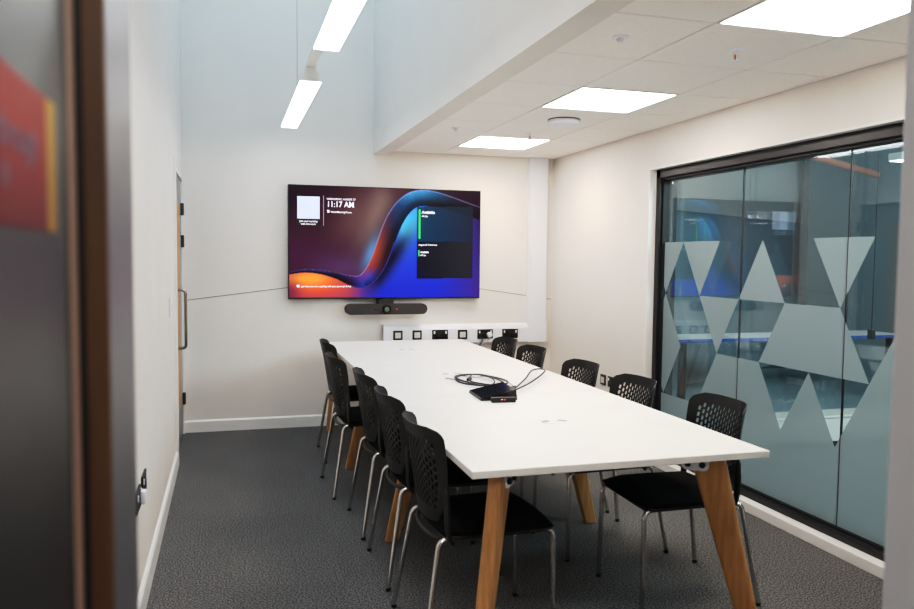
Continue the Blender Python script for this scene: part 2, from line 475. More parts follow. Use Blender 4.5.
text_mesh('reflection_text', 'in', .026, 'reflectiontext', pst, LF+.0018, .488, 1.530, '+x')

# ------------------------------------------------------------------ ceiling lights and devices
for (a, b), lab in zip(LIGHTS, ('square ceiling light panel nearest the camera, cut by the top edge of the photo', 'square ceiling light panel in the middle of the row of three', 'square ceiling light panel furthest away, above the back wall')):
    t = thing('ceiling_light', lab, 'ceiling light', (a+.3, b+.3, ZC), group='square ceiling light panels')
    bm = BM(); box(bm, -.29, .29, -.29, .29, -.001, .006); local('diffuser', bm, 'led', t)
    bm = BM()
    for q in ((-.297, -.288, -.297, .297), (.288, .297, -.297, .297), (-.288, .288, -.297, -.288), (-.288, .288, .288, .297)): box(bm, *q, -.004, .010, .001, 1)
    local('frame', bm, 'alu', t)
# round white detector
t = thing('ceiling_detector', 'large round white detector on the ceiling between two light panels', 'detector', (2.172, 4.865, ZC))
bm = BM(); lathe(bm, [(.07, 0), (.105, -.004), (.108, -.022), (.098, -.034), (.06, -.040), (.0, -.041)][:-1]+[(.002, -.041)], n=36); local('body', bm, 'white', t, True)
bm = BM(); lathe(bm, [(.109, 0), (.109, -.005), (.09, -.006), (.09, 0)], n=36); local('base_ring', bm, 'frame', t, True)
for (x, y), lab in (((1.584, 2.987), 'small white sensor on the ceiling tile nearest the camera'), ((1.58, 5.424), 'small white sensor on the ceiling beside the furthest light panel')):
    t = thing('ceiling_sensor', lab, 'sensor', (x, y, ZC), group='small white ceiling sensors')
    bm = BM(); lathe(bm, [(.034, 0), (.034, -.004), (.028, -.008), (.002, -.009)], n=24); local('base', bm, 'white', t, True)
    bm = BM(); lathe(bm, [(.016, -.008), (.016, -.017), (.011, -.023), (.002, -.024)], n=20); local('lens', bm, 'alu', t, True)
for (x, y), lab in (((2.16, 3.008), 'pendent fire sprinkler head with white rose near the closest light panel'), ((2.161, 5.45), 'pendent fire sprinkler head beside the furthest light panel')):
    t = thing('sprinkler_head', lab, 'sprinkler', (x, y, ZC), group='ceiling sprinkler heads')
    bm = BM(); lathe(bm, [(.036, 0), (.034, -.004), (.014, -.010), (.002, -.010)], n=24); local('rose', bm, 'white', t, True)
    bm = BM(); tube(bm, [(0, 0, -.01), (0, 0, -.022)], .008); tube(bm, [(-.010, 0, -.02), (-.010, 0, -.046)], .0022, 6); tube(bm, [(.010, 0, -.02), (.010, 0, -.046)], .0022, 6); box(bm, -.012, .012, -.003, .003, -.048, -.044); local('yoke', bm, 'alu', t)
    bm = BM(); tube(bm, [(0, 0, -.02), (0, 0, -.045)], .0035, 8); local('bulb', bm, 'signred', t, True)
    bm = BM(); lathe(bm, [(.017, -.048), (.017, -.051)], n=20); local('deflector', bm, 'white', t)

# linear pendant over the tall bay (two luminous lengths joined by a slim channel)
ZP, XP, HW = 2.52, .478, .064
t = thing('pendant_light', 'long white linear pendant light hanging in the tall bay on thin wires', 'pendant light', (XP, 4.4, ZP))
def trap(bm, y0, y1): prism(bm, [(-HW, .004), (HW, .004), (HW, .012), (.020, .118), (-.020, .118), (-HW, .012)], 'y', y0, y1)
for y0, y1 in ((2.26-4.4, 3.98-4.4), (4.73-4.4, 6.45-4.4)):
    bm = BM(); trap(bm, y0, y1); h = local('housing', bm, 'alu', t)
    bm = BM(); box(bm, -HW+.002, HW-.002, y0+.003, y1-.003, -.002, .005); local('diffuser', bm, 'led2', t)
bm = BM(); box(bm, -.026, .026, 3.98-4.4, 4.73-4.4, .088, .116, .003); local('channel', bm, 'alu', t)
for y in (3.0, 5.68):
    bm = BM(); tube(bm, [(0, y-4.4, .117), (0, y-4.4, ZU-ZP)], .0016, 6); local('suspension_wire', bm, 'hinge', t)

# ------------------------------------------------------------------ television
TX0, TX1, TZ0, TZ1, TY = .489, 2.201, 1.120, 2.094, 6.73
tv = thing('television', 'large wall-mounted television showing a blue and orange ribbon picture', 'television', ((TX0+TX1)/2, TY, TZ0))
bm = BM(); box(bm, TX0, TX1, TY, TY+.055, TZ0, TZ1, .004); obj('casing', bm, 'black', tv)
bm = BM(); box(bm, TX0+.4, TX1-.4, TY+.05, D-.001, TZ0+.25, TZ1-.25); obj('wall_bracket', bm, 'gasket', tv)
def interp(tab, x):
    if x <= tab[0][0]: return tab[0][1]
    for (a, va), (b, vb) in zip(tab[:-1], tab[1:]):
        if x <= b:
            s = (x-a)/(b-a); s2 = s*s*(3-2*s)*.5+s*.5
            if isinstance(va, tuple): return mixc(va, vb, s)
            return va+(vb-va)*s2
    return tab[-1][1]
# ribbon as a path of (x, y, half-width, colour on the upper side, colour on the lower side) in picture pixels (760 x 450)
RP = [(-20, 355, 6, (60, 50, 120), (14, 8, 20)), (60, 343, 7, (70, 60, 150), (12, 8, 16)), (130, 349, 9, (60, 60, 150), (12, 8, 14)),
      (190, 364, 13, (30, 20, 60), (12, 8, 14)), (240, 381, 20, (70, 30, 110), (20, 10, 20)), (285, 386, 27, (110, 50, 150), (30, 40, 150)), (318, 364, 31, (150, 60, 90), (40, 60, 210)),
      (345, 325, 34, (190, 66, 40), (90, 30, 60)), (365, 280, 35, (205, 80, 50), (60, 20, 34)), (382, 230, 36, (170, 70, 60), (40, 16, 26)), (400, 180, 36, (120, 50, 60), (14, 20, 50)),
      (420, 135, 36, (70, 40, 70), (8, 34, 80)), (450, 90, 35, (30, 70, 130), (6, 40, 90)), (490, 58, 34, (70, 180, 235), (8, 50, 100)), (535, 50, 33, (60, 170, 230), (8, 44, 84)), (585, 57, 32, (24, 96, 160), (10, 20, 36)), (640, 72, 29, (30, 34, 60), (12, 10, 18)),
      (700, 92, 27, (24, 16, 30), (20, 10, 22)), (790, 122, 25, (26, 16, 30), (24, 12, 28))]
RS = []
for i in range(len(RP)-1):
    a, b = RP[i], RP[i+1]
    p_, n_ = RP[max(i-1, 0)], RP[min(i+2, len(RP)-1)]
    for j in range(6):
        s = j/6
        def cr_(k): return .5*(2*a[k]+(b[k]-p_[k])*s+(2*p_[k]-5*a[k]+4*b[k]-n_[k])*s*s+(3*a[k]-p_[k]-3*b[k]+n_[k])*s**3)
        RS.append((cr_(0), cr_(1), a[2]+(b[2]-a[2])*s, mixc(a[3], b[3], s), mixc(a[4], b[4], s)))
def g2(x, y, cx, cy, sx, sy, rot=0):
    c, s = math.cos(rot), math.sin(rot); dx, dy = x-cx, y-cy
    return math.exp(-((dx*c+dy*s)/sx)**2-((-dx*s+dy*c)/sy)**2)
def scol(u, v):
    tq = u*454/((1-u)*430+u*454); x, y = tq*760, 24*tq+(1-v)*(450-24*tq)
    best = None; bd = 1e9
    for k in range(len(RS)):
        d = (RS[k][0]-x)**2+(RS[k][1]-y)**2
        if d < bd: bd = d; best = k
    k = max(1, min(len(RS)-2, best))
    tx, ty = RS[k+1][0]-RS[k-1][0], RS[k+1][1]-RS[k-1][1]
    ln = math.hypot(tx, ty); tx /= ln; ty /= ln
    off = (x-RS[k][0])*(-ty)+(y-RS[k][1])*tx      # >0 below / right of the ribbon
    hw = RS[k][2]
    if off < 0:     # above / left
        c = (58, 26, 40)
        c = mixc(c, (24, 12, 22), g2(x, y, 0, 0, 170, 130))
        c = mixc(c, (150, 122, 112), .8*g2(x, y, 350, 90, 52, 190, .42))
        c = mixc(c, (128, 84, 80), .55*g2(x, y, 255, 120, 60, 130, .5))
        c = mixc(c, (66, 24, 58), .8*g2(x, y, 60, 270, 160, 60))
        c = mixc(c, (92, 52, 112), .7*g2(x, y, 210, 330, 110, 50))
        c = mixc(c, (96, 160, 222), .85*g2(x, y, 325, 270, 26, 80, .35))
        c = mixc(c, (70, 30, 44), .6*g2(x, y, 430, 10, 60, 40))
        if x > 480: c = mixc(c, (34, 14, 30), (x-480)/60)
    else:
        c = mixc((40, 70, 225), (26, 40, 205), (y-250)/180)
        c = mixc(c, (84, 204, 250), g2(x, y, 472, 160, 46, 74, .35)*1.25)
        c = mixc(c, (64, 190, 246), .7*g2(x, y, 500, 120, 44, 50))
        c = mixc(c, (10, 8, 28), .95*g2(x, y, 400, 300, 30, 125, .62))
        c = mixc(c, (16, 10, 30), .9*g2(x, y, 345, 370, 30, 60, .8))
        c = mixc(c, (66, 38, 150), (x-590)/170)
        if x > 700: c = mixc(c, (44, 26, 86), (x-700)/60*(1-(y-100)/350))
        lo = (150, 50, 110)
        lo = mixc(lo, (240, 84, 46), g2(x, y, 110, 400, 150, 60))
        lo = mixc(lo, (255, 164, 60), 1.15*g2(x, y, 80, 374, 90, 32))
        lo = mixc(lo, (120, 30, 60), g2(x, y, 0, 430, 40, 40)*.8)
        lo = mixc(lo, (92, 48, 150), (x-230)/80)
        if x < 480: c = mixc(lo, c, (x-270)/90) if y > 330 else c
    if abs(off) < hw:
        s = (off/hw+1)/2
        r = mixc(RS[k][3], RS[k][4], s*1.35)
        r = mixc(r, (16, 10, 16), .75*(s > .5)*(s-.5)*2*(x > 300))
        if s < .07: r = mixc(r, (170, 170, 230), .6)
        if s > .94 and 300 < x < 420: r = mixc(r, (60, 70, 220), .7)
        e = min(1, (hw-abs(off))/1.5)
        c = mixc(c, r, e)
    if 508 < x < 733 and 85 < y < 375:
        if y < 225: c = mixc(mixc((8, 52, 76), (30, 36, 48), (x-508)/225), c, .10)
        else: c = mixc(mixc((14, 14, 24), (36, 33, 36), (x-508)/200), c, .04)
    return c
SX0, SX1, SZ0, SZ1 = TX0+.008, TX1-.008, TZ0+.014, TZ1-.008
scr = vgrid('screen', scol, 300, 178, lambda u, v: (SX0+(SX1-SX0)*u, TY-.0015, SZ0+(SZ1-SZ0)*v), 'screen', tv)
def S(px, py):   # picture pixel -> screen position
    tq = px/760; uu_ = tq*430/(454*(1-tq)+tq*430)
    return SX0+(SX1-SX0)*uu_, SZ1-(SZ1-SZ0)*(py-24*tq)/(450-24*tq)
def srect(name, mat, x0, y0, x1, y1, parent=scr):
    a, b = S(x0, y0), S(x1, y1)
    bm = BM(); box(bm, a[0], b[0], TY-.0035, TY-.0018, b[1], a[1]); return obj(name, bm, mat, parent)
srect('caption_panel', 'black', 31, 132, 121, 160); srect('pale_panel', 'textblue', 32, 44, 120, 135)
srect('divider_line', 'textline', 134, 42, 137, 162)
srect('green_bar', 'green', 514, 96, 521, 214); srect('green_bar', 'green', 513, 260, 518, 285)
def stext(s, px, py, size, bold=.0002, align='LEFT', sx=1.):
    x, z = S(px, py); o = text_mesh('screen_text', s, size, 'text', scr, x, TY-.0045, z, bold=bold, align=align, sx=sx)
stext('WEDNESDAY, AUGUST 27', 148, 58, .0215, sx=.98); stext('11:17 AM', 148, 86, .068, .0006, sx=.88); stext('Wind Meeting Room', 164, 110, .0215, sx=.98)
srect('room_icon', 'text', 150, 99, 158, 109)
stext('Join your meeting', 76, 147, .021, align='CENTER'); stext('with this room', 76, 158, .021, align='CENTER')
stext('Available', 526, 112, .033, .0008); stext('All day', 526, 126, .02)
stext('August 28 Tomorrow', 514, 241, .019); stext('Available', 522, 271, .021, .0006); stext('All day', 522, 283, .018)
stext('Join this room to a meeting with your personal device', 47, 408, .0205, sx=.95)
srect('join_icon', 'text', 30, 399, 40, 408)

# video bar under the television
vb = thing('video_bar', 'dark grey rounded video bar with central lens mounted under the television', 'video bar', (1.34, 6.67, .985))
VX0, VX1, VZ0, VZ1, VY = .966, 1.692, .986, 1.080, 6.655
r = (VZ1-VZ0)/2; zc = (VZ0+VZ1)/2
pts = [(VX0+r+r*math.cos(a), zc+r*math.sin(a)) for a in [PI/2+PI*k/14 for k in range(15)]]+[(VX1-r+r*math.cos(a), zc+r*math.sin(a)) for a in [-PI/2+PI*k/14 for k in range(15)]]
bm = BM(); prism(bm, pts, 'y', VY, VY+.075); obj('body', bm, 'vinylgrey', vb)
bm = BM(); lathe(bm, [(.040, .0), (.040, -.012), (.036, -.016), (.002, -.016)], c3=(1.325, VY, zc), axis='y'); ln_ = obj('lens', bm, 'gloss', vb, True)
bm = BM(); lathe(bm, [(.022, -.0155), (.020, -.019), (.002, -.021)], c3=(1.325, VY, zc), axis='y', n=18); obj('lens_glass', bm, 'lensglass', ln_, True)
bm = BM(); lathe(bm, [(.010, .0), (.010, -.003)], c3=(1.232, VY, zc-.002), axis='y', n=18); obj('second_lens', bm, 'gloss', vb)
bm = BM(); lathe(bm, [(.0038, .0), (.0038, -.003)], c3=(1.415, VY, zc+.001), axis='y', n=14); obj('indicator_light', bm, 'red', vb)
bm = BM(); box(bm, 1.26, 1.39, VY+.015, D, 1.074, 1.118, .004); box(bm, 1.29, 1.35, VY+.02, VY+.06, 1.11, 1.135); obj('bracket', bm, 'black', vb)

# ------------------------------------------------------------------ dado trunking on the back wall
tk = thing('trunking_rail', 'white plastic trunking running low along the back wall and up the corner', 'trunking', (2.1, D, .71))
TY0 = 6.755; DW = D-.0015
bm = BM(); prism(bm, [(DW, .705), (TY0+.008, .705), (TY0, .715), (TY0, .838), (TY0+.016, .868), (DW, .884)], 'x', 1.325, 2.70); obj('horizontal_run', bm, 'white', tk)
bm = BM()
prism(bm, [(2.69, DW), (2.695, TY0+.03), (2.712, TY0), (2.862, TY0), (2.874, TY0+.012), (2.874, DW)], 'z', .86, ZC)
prism(bm, [(2.690, .705), (2.862, .705), (2.874, .72), (2.874, .90), (2.690, .90)], 'y', TY0-.002, DW)
obj('vertical_run', bm, 'white', tk)
bm = BM(); box(bm, 1.318, 1.326, TY0-.002, DW, .703, .886, .002); obj('end_cap', bm, 'white', tk)
def socket(x0, x1, z0, z1, label, double, yf=TY0, plug=False, white=False, cat='socket', group='black sockets on the white trunking', xf=None, side=1):
    # plate faces -Y (back wall) unless xf given: then it faces along X by 'side', x0..x1 being Y
    t = thing('wall_socket' if double else 'data_socket', label, cat, ((x0+x1)/2, yf, z0) if xf is None else (xf, (x0+x1)/2, z0), 0, group)
    if xf is not None: t.rotation_euler = (0, 0, side*PI/2)
    w, h = (x1-x0)/2, z1-z0
    bm = BM(); box(bm, -w, w, -.009, .002, 0, h, .003); local('plate', bm, 'black', t)
    if double:
        for s in (-1, 1):
            bm = BM(); box(bm, s*w*.74-.007, s*w*.74+.007, -.013, -.008, h*.58, h*.86, .002); local('rocker_switch', bm, 'white', t)
            bm = BM(); cx = s*w*.42
            box(bm, cx-.021, cx+.021, -.0105, -.008, h*.14, h*.60, .002); local('outlet', bm, 'gloss', t)
    else:
        bm = BM(); box(bm, -w*.62, w*.62, -.012, -.008, h*.18, h*.78, .002); q = local('insert', bm, 'pane', t)
        bm = BM(); box(bm, -w*.62, w*.62, -.0126, -.0119, h*.44, h*.47); local('slot', bm, 'cableg', q)
    return t
sk = 6.755/6.75
socket(1.404, 1.489, .750, .834, 'square black-rimmed data socket at the left end of the white trunking', False)
socket(1.580, 1.665, .750, .834, 'square black-rimmed data socket second from the left on the trunking', False)
socket(1.762, 1.910, .748, .836, 'black double socket with nothing plugged in, left of the plugged one', True)
socket(2.004, 2.093, .747, .832, 'square black-rimmed data socket between the two left double sockets', False)
socket(2.191, 2.341, .747, .833, 'black double socket with a white plug and a black plug in it', True)
socket(2.433, 2.587, .746, .833, 'black double socket at the right end of the white trunking', True)
pw = thing('plug_cord', 'round white plug with a pale lead in the trunking socket', 'plug', (2.302, TY0-.01, .782))
bm = BM(); lathe(bm, [(.026, -.0005), (.027, -.012), (.022, -.03), (.002, -.032)], axis='y', c3=(0, 0, 0), n=20); local('body', bm, 'white', pw, True)
bm = BM(); tube(bm, spline([(0, -.02, -.02), (-.03, -.025, -.06), (-.12, -.03, -.10), (-.25, -.05, -.085), (-.33, -.06, -.09)]), .0035, 8); local('lead', bm, 'cableg', pw, True)
pb = thing('plug_cord', 'black plug with a black lead in the trunking socket', 'plug', (2.232, TY0-.01, .775))
bm = BM(); box(bm, -.024, .024, -.035, -.0005, -.02, .026, .008); local('body', bm, 'black', pb, True)
bm = BM(); tube(bm, spline([(0, -.02, -.018), (-.01, -.03, -.05), (-.07, -.06, -.13), (-.12, -.08, -.2), (-.16, -.08, -.3)]), .005, 8); local('lead', bm, 'black', pb, True)

# sockets and switch on the other walls
socket(3.225, 3.372, .462, .55, 'black double socket low on the left wall, nearer one with a white plug', True, group='black sockets low on the left wall', xf=XL, side=1)
socket(3.445, 3.592, .466, .556, 'black double socket low on the left wall, the further of the two', True, group='black sockets low on the left wall', xf=XL, side=1)
t = thing('plug_cord', 'white plug in the nearer socket low on the left wall', 'plug', (XL+.010, 3.335, .51))
bm = BM(); box(bm, .0005, .022, -.024, .020, -.028, .024, .006); local('body', bm, 'white', t, True)
bm = BM(); tube(bm, [(.012, 0, -.026), (.012, 0, -.036)], .004, 8); local('strain_relief', bm, 'white', t)
socket(5.665, 5.75, .462, .546, 'square black-rimmed data socket low on the right wall behind the chairs', False, group='sockets low on the right wall', xf=XR, side=-1)
socket(5.47, 5.62, .462, .548, 'black double socket low on the right wall behind the chairs', True, group='sockets low on the right wall', xf=XR, side=-1)
t = thing('light_switch', 'white switch plate on the left wall beside the grey door', 'switch', (XL, 5.22, 1.10))
bm = BM(); box(bm, 0, .014, -.07, .07, 0, .12, .004); local('plate', bm, 'white', t)
for s in (-1, 1):
    bm = BM(); box(bm, .013, .019, s*.03-.016, s*.03+.016, .03, .09, .002); local('rocker', bm, 'trim', t)

# thin line across the back wall, peaking behind the television
cd = BM(); tube(cd, [(XL, D-.0015, 1.109), (1.36, D-.0015, 1.327), (2.686, D-.0015, 1.140)], .0028, 6); tube(cd, [(2.876, D-.0015, 1.112), (XR, D-.0015, 1.102)], .0028, 6)
tag(obj('dark_cord', cd, 'seam'), 'thin dark line strung across the back wall behind the television', 'cord')

# ------------------------------------------------------------------ table
TXa, TXb, TYa, TYb, TZ = .786, 1.974, 2.458, 6.545, .7685
TH = .026
tb = thing('meeting_table', 'long white meeting table with tapered oak legs', 'table', ((TXa+TXb)/2, (TYa+TYb)/2, 0))
ys = [TYa, 3.84, 5.30, TYb]
for a, b in zip(ys[:-1], ys[1:]):
    bm = BM(); box(bm, TXa, TXb, a+.0006, b-.0006, TZ-TH, TZ, .002, 2); obj('table_top', bm, 'table', tb)
bm = BM()
for x in (TXa+.2, TXb-.2): box(bm, x-.02, x+.02, TYa+.16, TYb-.16, TZ-TH-.05, TZ-TH, .003)
for yy in (TYa+.18, 3.84, 5.30, TYb-.18): box(bm, TXa+.15, TXb-.15, yy-.02, yy+.02, TZ-TH-.05, TZ-TH-.001, .003)
obj('under_frame', bm, 'white', tb)
def leg(top, foot, ang, wt=.135, tt=.05, wf=.062, tf=.042, zt=TZ-TH-.004):
    bm = BM(); d = Vector((math.cos(ang), math.sin(ang), 0)); e = Vector((-d.y, d.x, 0))
    rings = []
    n = 6
    for i in range(n+1):
        s = i/n; c = Vector((*top, zt)).lerp(Vector((*foot, 0.004)), s)
        w, h = wt+(wf-wt)*s**.9, tt+(tf-tt)*s
        ring = []
        rr = min(w, h)*.28
        for (sx, sy) in ((1, 1), (-1, 1), (-1, -1), (1, -1)):
            for k in range(4):
                a = {(1, 1): 0, (-1, 1): PI/2, (-1, -1): PI, (1, -1): 1.5*PI}[(sx, sy)]+PI/2*k/3
                ring.append(bm.verts.new(c+d*(sx*(w/2-rr)+rr*math.cos(a))+e*(sy*(h/2-rr)+rr*math.sin(a))))
        rings.append(ring)
    m = len(rings[0])
    for i in range(n):
        for k in range(m): bm.faces.new((rings[i][k], rings[i][(k+1) % m], rings[i+1][(k+1) % m], rings[i+1][k]))
    bm.faces.new(rings[0]); bm.faces.new(rings[-1][::-1])
    l = obj('leg', bm, 'oak', tb, True)
    bm = BM(); lathe(bm, [(.014, .0), (.014, .006)], cx=foot[0], cy=foot[1], n=14); obj('glide', bm, 'black', l)
    return l
# corner legs splay diagonally, inner pairs sideways; each carries a white bracket with two bolts
def bracket(l, top, ang, shift, wt, tt=.05):
    # white plate on the face of the leg that looks along local -y, two black bolts
    d = Vector((math.cos(ang), math.sin(ang), 0)); nrm = Vector((math.sin(ang), -math.cos(ang), 0))
    c = Vector((*top, 0))+nrm*(tt/2+.001)+d*shift
    R = Matrix.Translation(c) @ Matrix.Rotation(ang, 4, 'Z')
    bm = BM()
    z1 = TZ-TH-.0005; w, h = .052, .068
    pts = [(-w, z1), (w, z1), (w, z1-h+.02)]+[(w-.02+.02*math.cos(a), z1-h+.02+.02*math.sin(a)) for a in (-.5, -1.05, -PI/2)]+[(-w+.02+.02*math.cos(a), z1-h+.02+.02*math.sin(a)) for a in (-PI/2, -2.1, -2.65, -PI)]
    prism(bm, pts, 'y', -.005, 0); bmesh.ops.transform(bm, matrix=R, verts=bm.verts)
    p = obj('bracket', bm, 'white', l)
    for s in (-.027, .027):
        bm = BM(); lathe(bm, [(.012, 0), (.012, -.010), (.008, -.013), (.002, -.013)], axis='y', c3=(s, -.005, z1-.042), n=16)
        bmesh.ops.transform(bm, matrix=R, verts=bm.verts); obj('bolt', bm, 'black', p, True)
l = leg((.930, 2.575), (.812, 2.465), PI/4+.1, wf=.075, tf=.05); bracket(l, (.930, 2.575), PI/4+.1, .02, .135)
l = leg((1.785, 2.585), (1.945, 2.475), -PI/4+.1, wf=.075, tf=.05); bracket(l, (1.785, 2.585), -PI/4+.1, -.04, .135)
for y in (3.92, 5.36):
    leg((.995, y), (.812, y), 0., wf=.07); leg((1.765, y), (1.955, y), 0., wf=.07)
leg((.905, 6.44), (.812, 6.52), -PI/4); leg((1.80, 6.44), (1.945, 6.52), PI/4)

# cable ports in the table top
for (x, y), lab in (((1.385, 3.15), 'round white cable port in the table top nearest the camera'), ((1.33, 4.60), 'round white cable port in the table top beside the coiled cables'), ((1.33, 5.89), 'round white cable port in the table top nearest the back wall')):
    t = thing('cable_port', lab, 'cable port', (x, y, TZ), group='cable ports in the table top')
    bm = BM(); lathe(bm, [(.062, 0), (.062, .0008), (.060, .0012), (.002, .0012)], n=36); local('cover', bm, 'table', t, True)
    for s in (-1, 1):
        bm = BM(); pts = [(s*.040+.020*math.cos(a)*(1), .013*math.sin(a)-.009*s*math.cos(a)) for a in [2*PI*k/16 for k in range(16)]]
        prism(bm, pts, 'z', .0010, .0018); local('finger_slot', bm, 'pink', t)

# touch controller, remote and cables
tc = thing('touch_controller', 'black wedge-shaped touch controller on the white table', 'touch controller', (1.325, 3.80, TZ), math.radians(-3))
bm = BM(); prism(bm, [(-.10, 0), (.092, 0), (.086, .052), (-.10, .012)], 'y', -.122, .122); local('body', bm, 'black', tc)
bm = BM(); sl = (.052-.012)/.186
prism(bm, [(-.098, .0135), (.084, .0135+sl*.182), (.084, .0155+sl*.182), (-.098, .0155)], 'y', -.12, .12); local('touch_screen', bm, 'gloss', tc)
dg = thing('remote_control', 'small black remote box with red and white lights beside the touch controller', 'remote', (1.318, 3.628, TZ), math.radians(-8))
bm = BM(); box(bm, -.062, .062, -.014, .014, 0, .026, .003); local('body', bm, 'black', dg)
bm = BM(); box(bm, -.014, -.006, -.0150, -.0135, .014, .018); local('white_light', bm, 'white', dg)
bm = BM(); box(bm, 0, .008, -.0150, -.0135, .014, .018); local('red_light', bm, 'red', dg)
zc_ = TZ+.004
def cable(pts, rad, mat, label, name='cable', plugs=()):
    t = thing(name, label, 'cable', (pts[0][0], pts[0][1], TZ), group='cables coiled on the table')
    o = Vector((pts[0][0], pts[0][1], TZ))
    bm = BM(); tube(bm, [Vector(p)-o for p in spline([(p[0], p[1], zc_+(p[2] if len(p) > 2 else 0)) for p in pts])], rad, 8); local('lead', bm, mat, t, True)
    for (x, y, a, L, mt) in plugs:
        bm = BM(); box(bm, -L/2, L/2, -.011, .011, -.003, .013, .003)
        bmesh.ops.transform(bm, matrix=Matrix.Translation((x-o.x, y-o.y, .004)) @ Matrix.Rotation(a, 4, 'Z'), verts=bm.verts); local('plug', bm, mt, t)
cable([(1.47, 3.86, .014), (1.60, 4.0, .02), (1.76, 4.21, .03), (1.868, 4.40, .03), (1.855, 4.46, .03), (1.78, 4.40, .03), (1.66, 4.19, .02), (1.54, 4.0, .012), (1.50, 3.96, .003)], .0048, 'cable', 'dark cable making a long loop out to the right of the touch controller', plugs=[(1.50, 3.98, .9, .06, 'cable')])
cable([(1.45, 3.95), (1.50, 4.13, .01), (1.46, 4.36, .02), (1.38, 4.45, .01), (1.30, 4.40, .006), (1.27, 4.24, .004), (1.34, 4.10, .004), (1.42, 4.08, .012), (1.47, 4.25, .018), (1.42, 4.42, .016), (1.36, 4.33, .01), (1.33, 4.18, .012), (1.41, 4.02, .016), (1.50, 4.06, .02), (1.52, 4.22, .016), (1.46, 4.42, .012), (1.36, 4.49, .006), (1.28, 4.36, .01), (1.32, 4.08, .014), (1.40, 3.98, .014)], .0046, 'cable', 'dark cable coiled in loops behind the touch controller', plugs=[(1.355, 4.32, 1.0, .05, 'black')])
cable([(1.36, 4.46, .001), (1.42, 4.38, .006), (1.49, 4.37, .01), (1.535, 4.20, .006), (1.52, 4.02), (1.43, 4.03), (1.35, 4.16), (1.29, 4.33), (1.24, 4.42)], .0034, 'cableg', 'pale grey cable coiled behind the touch controller', plugs=[(1.43, 4.05, .4, .05, 'cableg')])

# ------------------------------------------------------------------ chairs
def make_backrest():
    bm = BM()
    nc, nb = 19, 3
    us = []
    uin = .85
    for i in range(nb): us.append(-1+(1-uin)*i/nb)
    for i in range(nc+1): us.append(-uin+2*uin*i/nc)
    for i in range(1, nb+1): us.append(uin+(1-uin)*i/nb)
    NV = 26; z0, z1 = .480, .862; hs = (z1-z0)/NV
    def W(z):
        tdist = z1-z; r = .050; w = .208
        if z < .64: w = .208-.075*((.64-z)/.195)**1.5
        if tdist < r: w -= r-math.sqrt(max(0, r*r-(r-tdist)**2))
        return w
    def P(u, z):
        w = W(z); y = u*w
        s = (z-z0)/(z1-z0)
        x = -.232-.062*s-.010*max(0, s-.7)/.3
        x += .084*abs(y/.205)**3.1*(.55+.45*s)
        zz = z
        if s < .1: zz += .018*(u*u)*(1-s/.1)
        return (x, y, zz)
    V = {}
    def vv(i, k):
        if (i, k) not in V: V[(i, k)] = bm.verts.new(P(us[i], z0+hs*k))
        return V[(i, k)]
    K0, K1 = 4, 23
    def solid(i, k): bm.faces.new((vv(i, k), vv(i+1, k), vv(i+1, k+1), vv(i, k+1)))
    for i in range(len(us)-1):
        perf = nb <= i < nb+nc
        k = 0
        while k < NV:
            c = i-nb
            if perf and K0+(c % 2) <= k and k+2 <= K1 and (k-K0-(c % 2)) % 2 == 0:
                zc, uc = z0+hs*(k+1), (us[i]+us[i+1])/2
                du = (us[i+1]-us[i])/2*.62; dz = hs*.68
                sh = .12*du
                inner = [bm.verts.new(P(uc+a*du+sh*b, zc+b*dz)) for a, b in ((-.75, -1), (.75, -1), (1, 0), (.75, 1), (-.75, 1), (-1, 0))]
                outer = [vv(i, k), vv(i+1, k), vv(i+1, k+1), vv(i+1, k+2), vv(i, k+2), vv(i, k+1)]
                for q in range(6):
                    bm.faces.new((outer[q], outer[(q+1) % 6], inner[(q+1) % 6], inner[q]))
                k += 2
            else:
                solid(i, k); k += 1
    bmesh.ops.recalc_face_normals(bm, faces=bm.faces)
    bmesh.ops.solidify(bm, geom=list(bm.faces), thickness=.0045)
    return bm

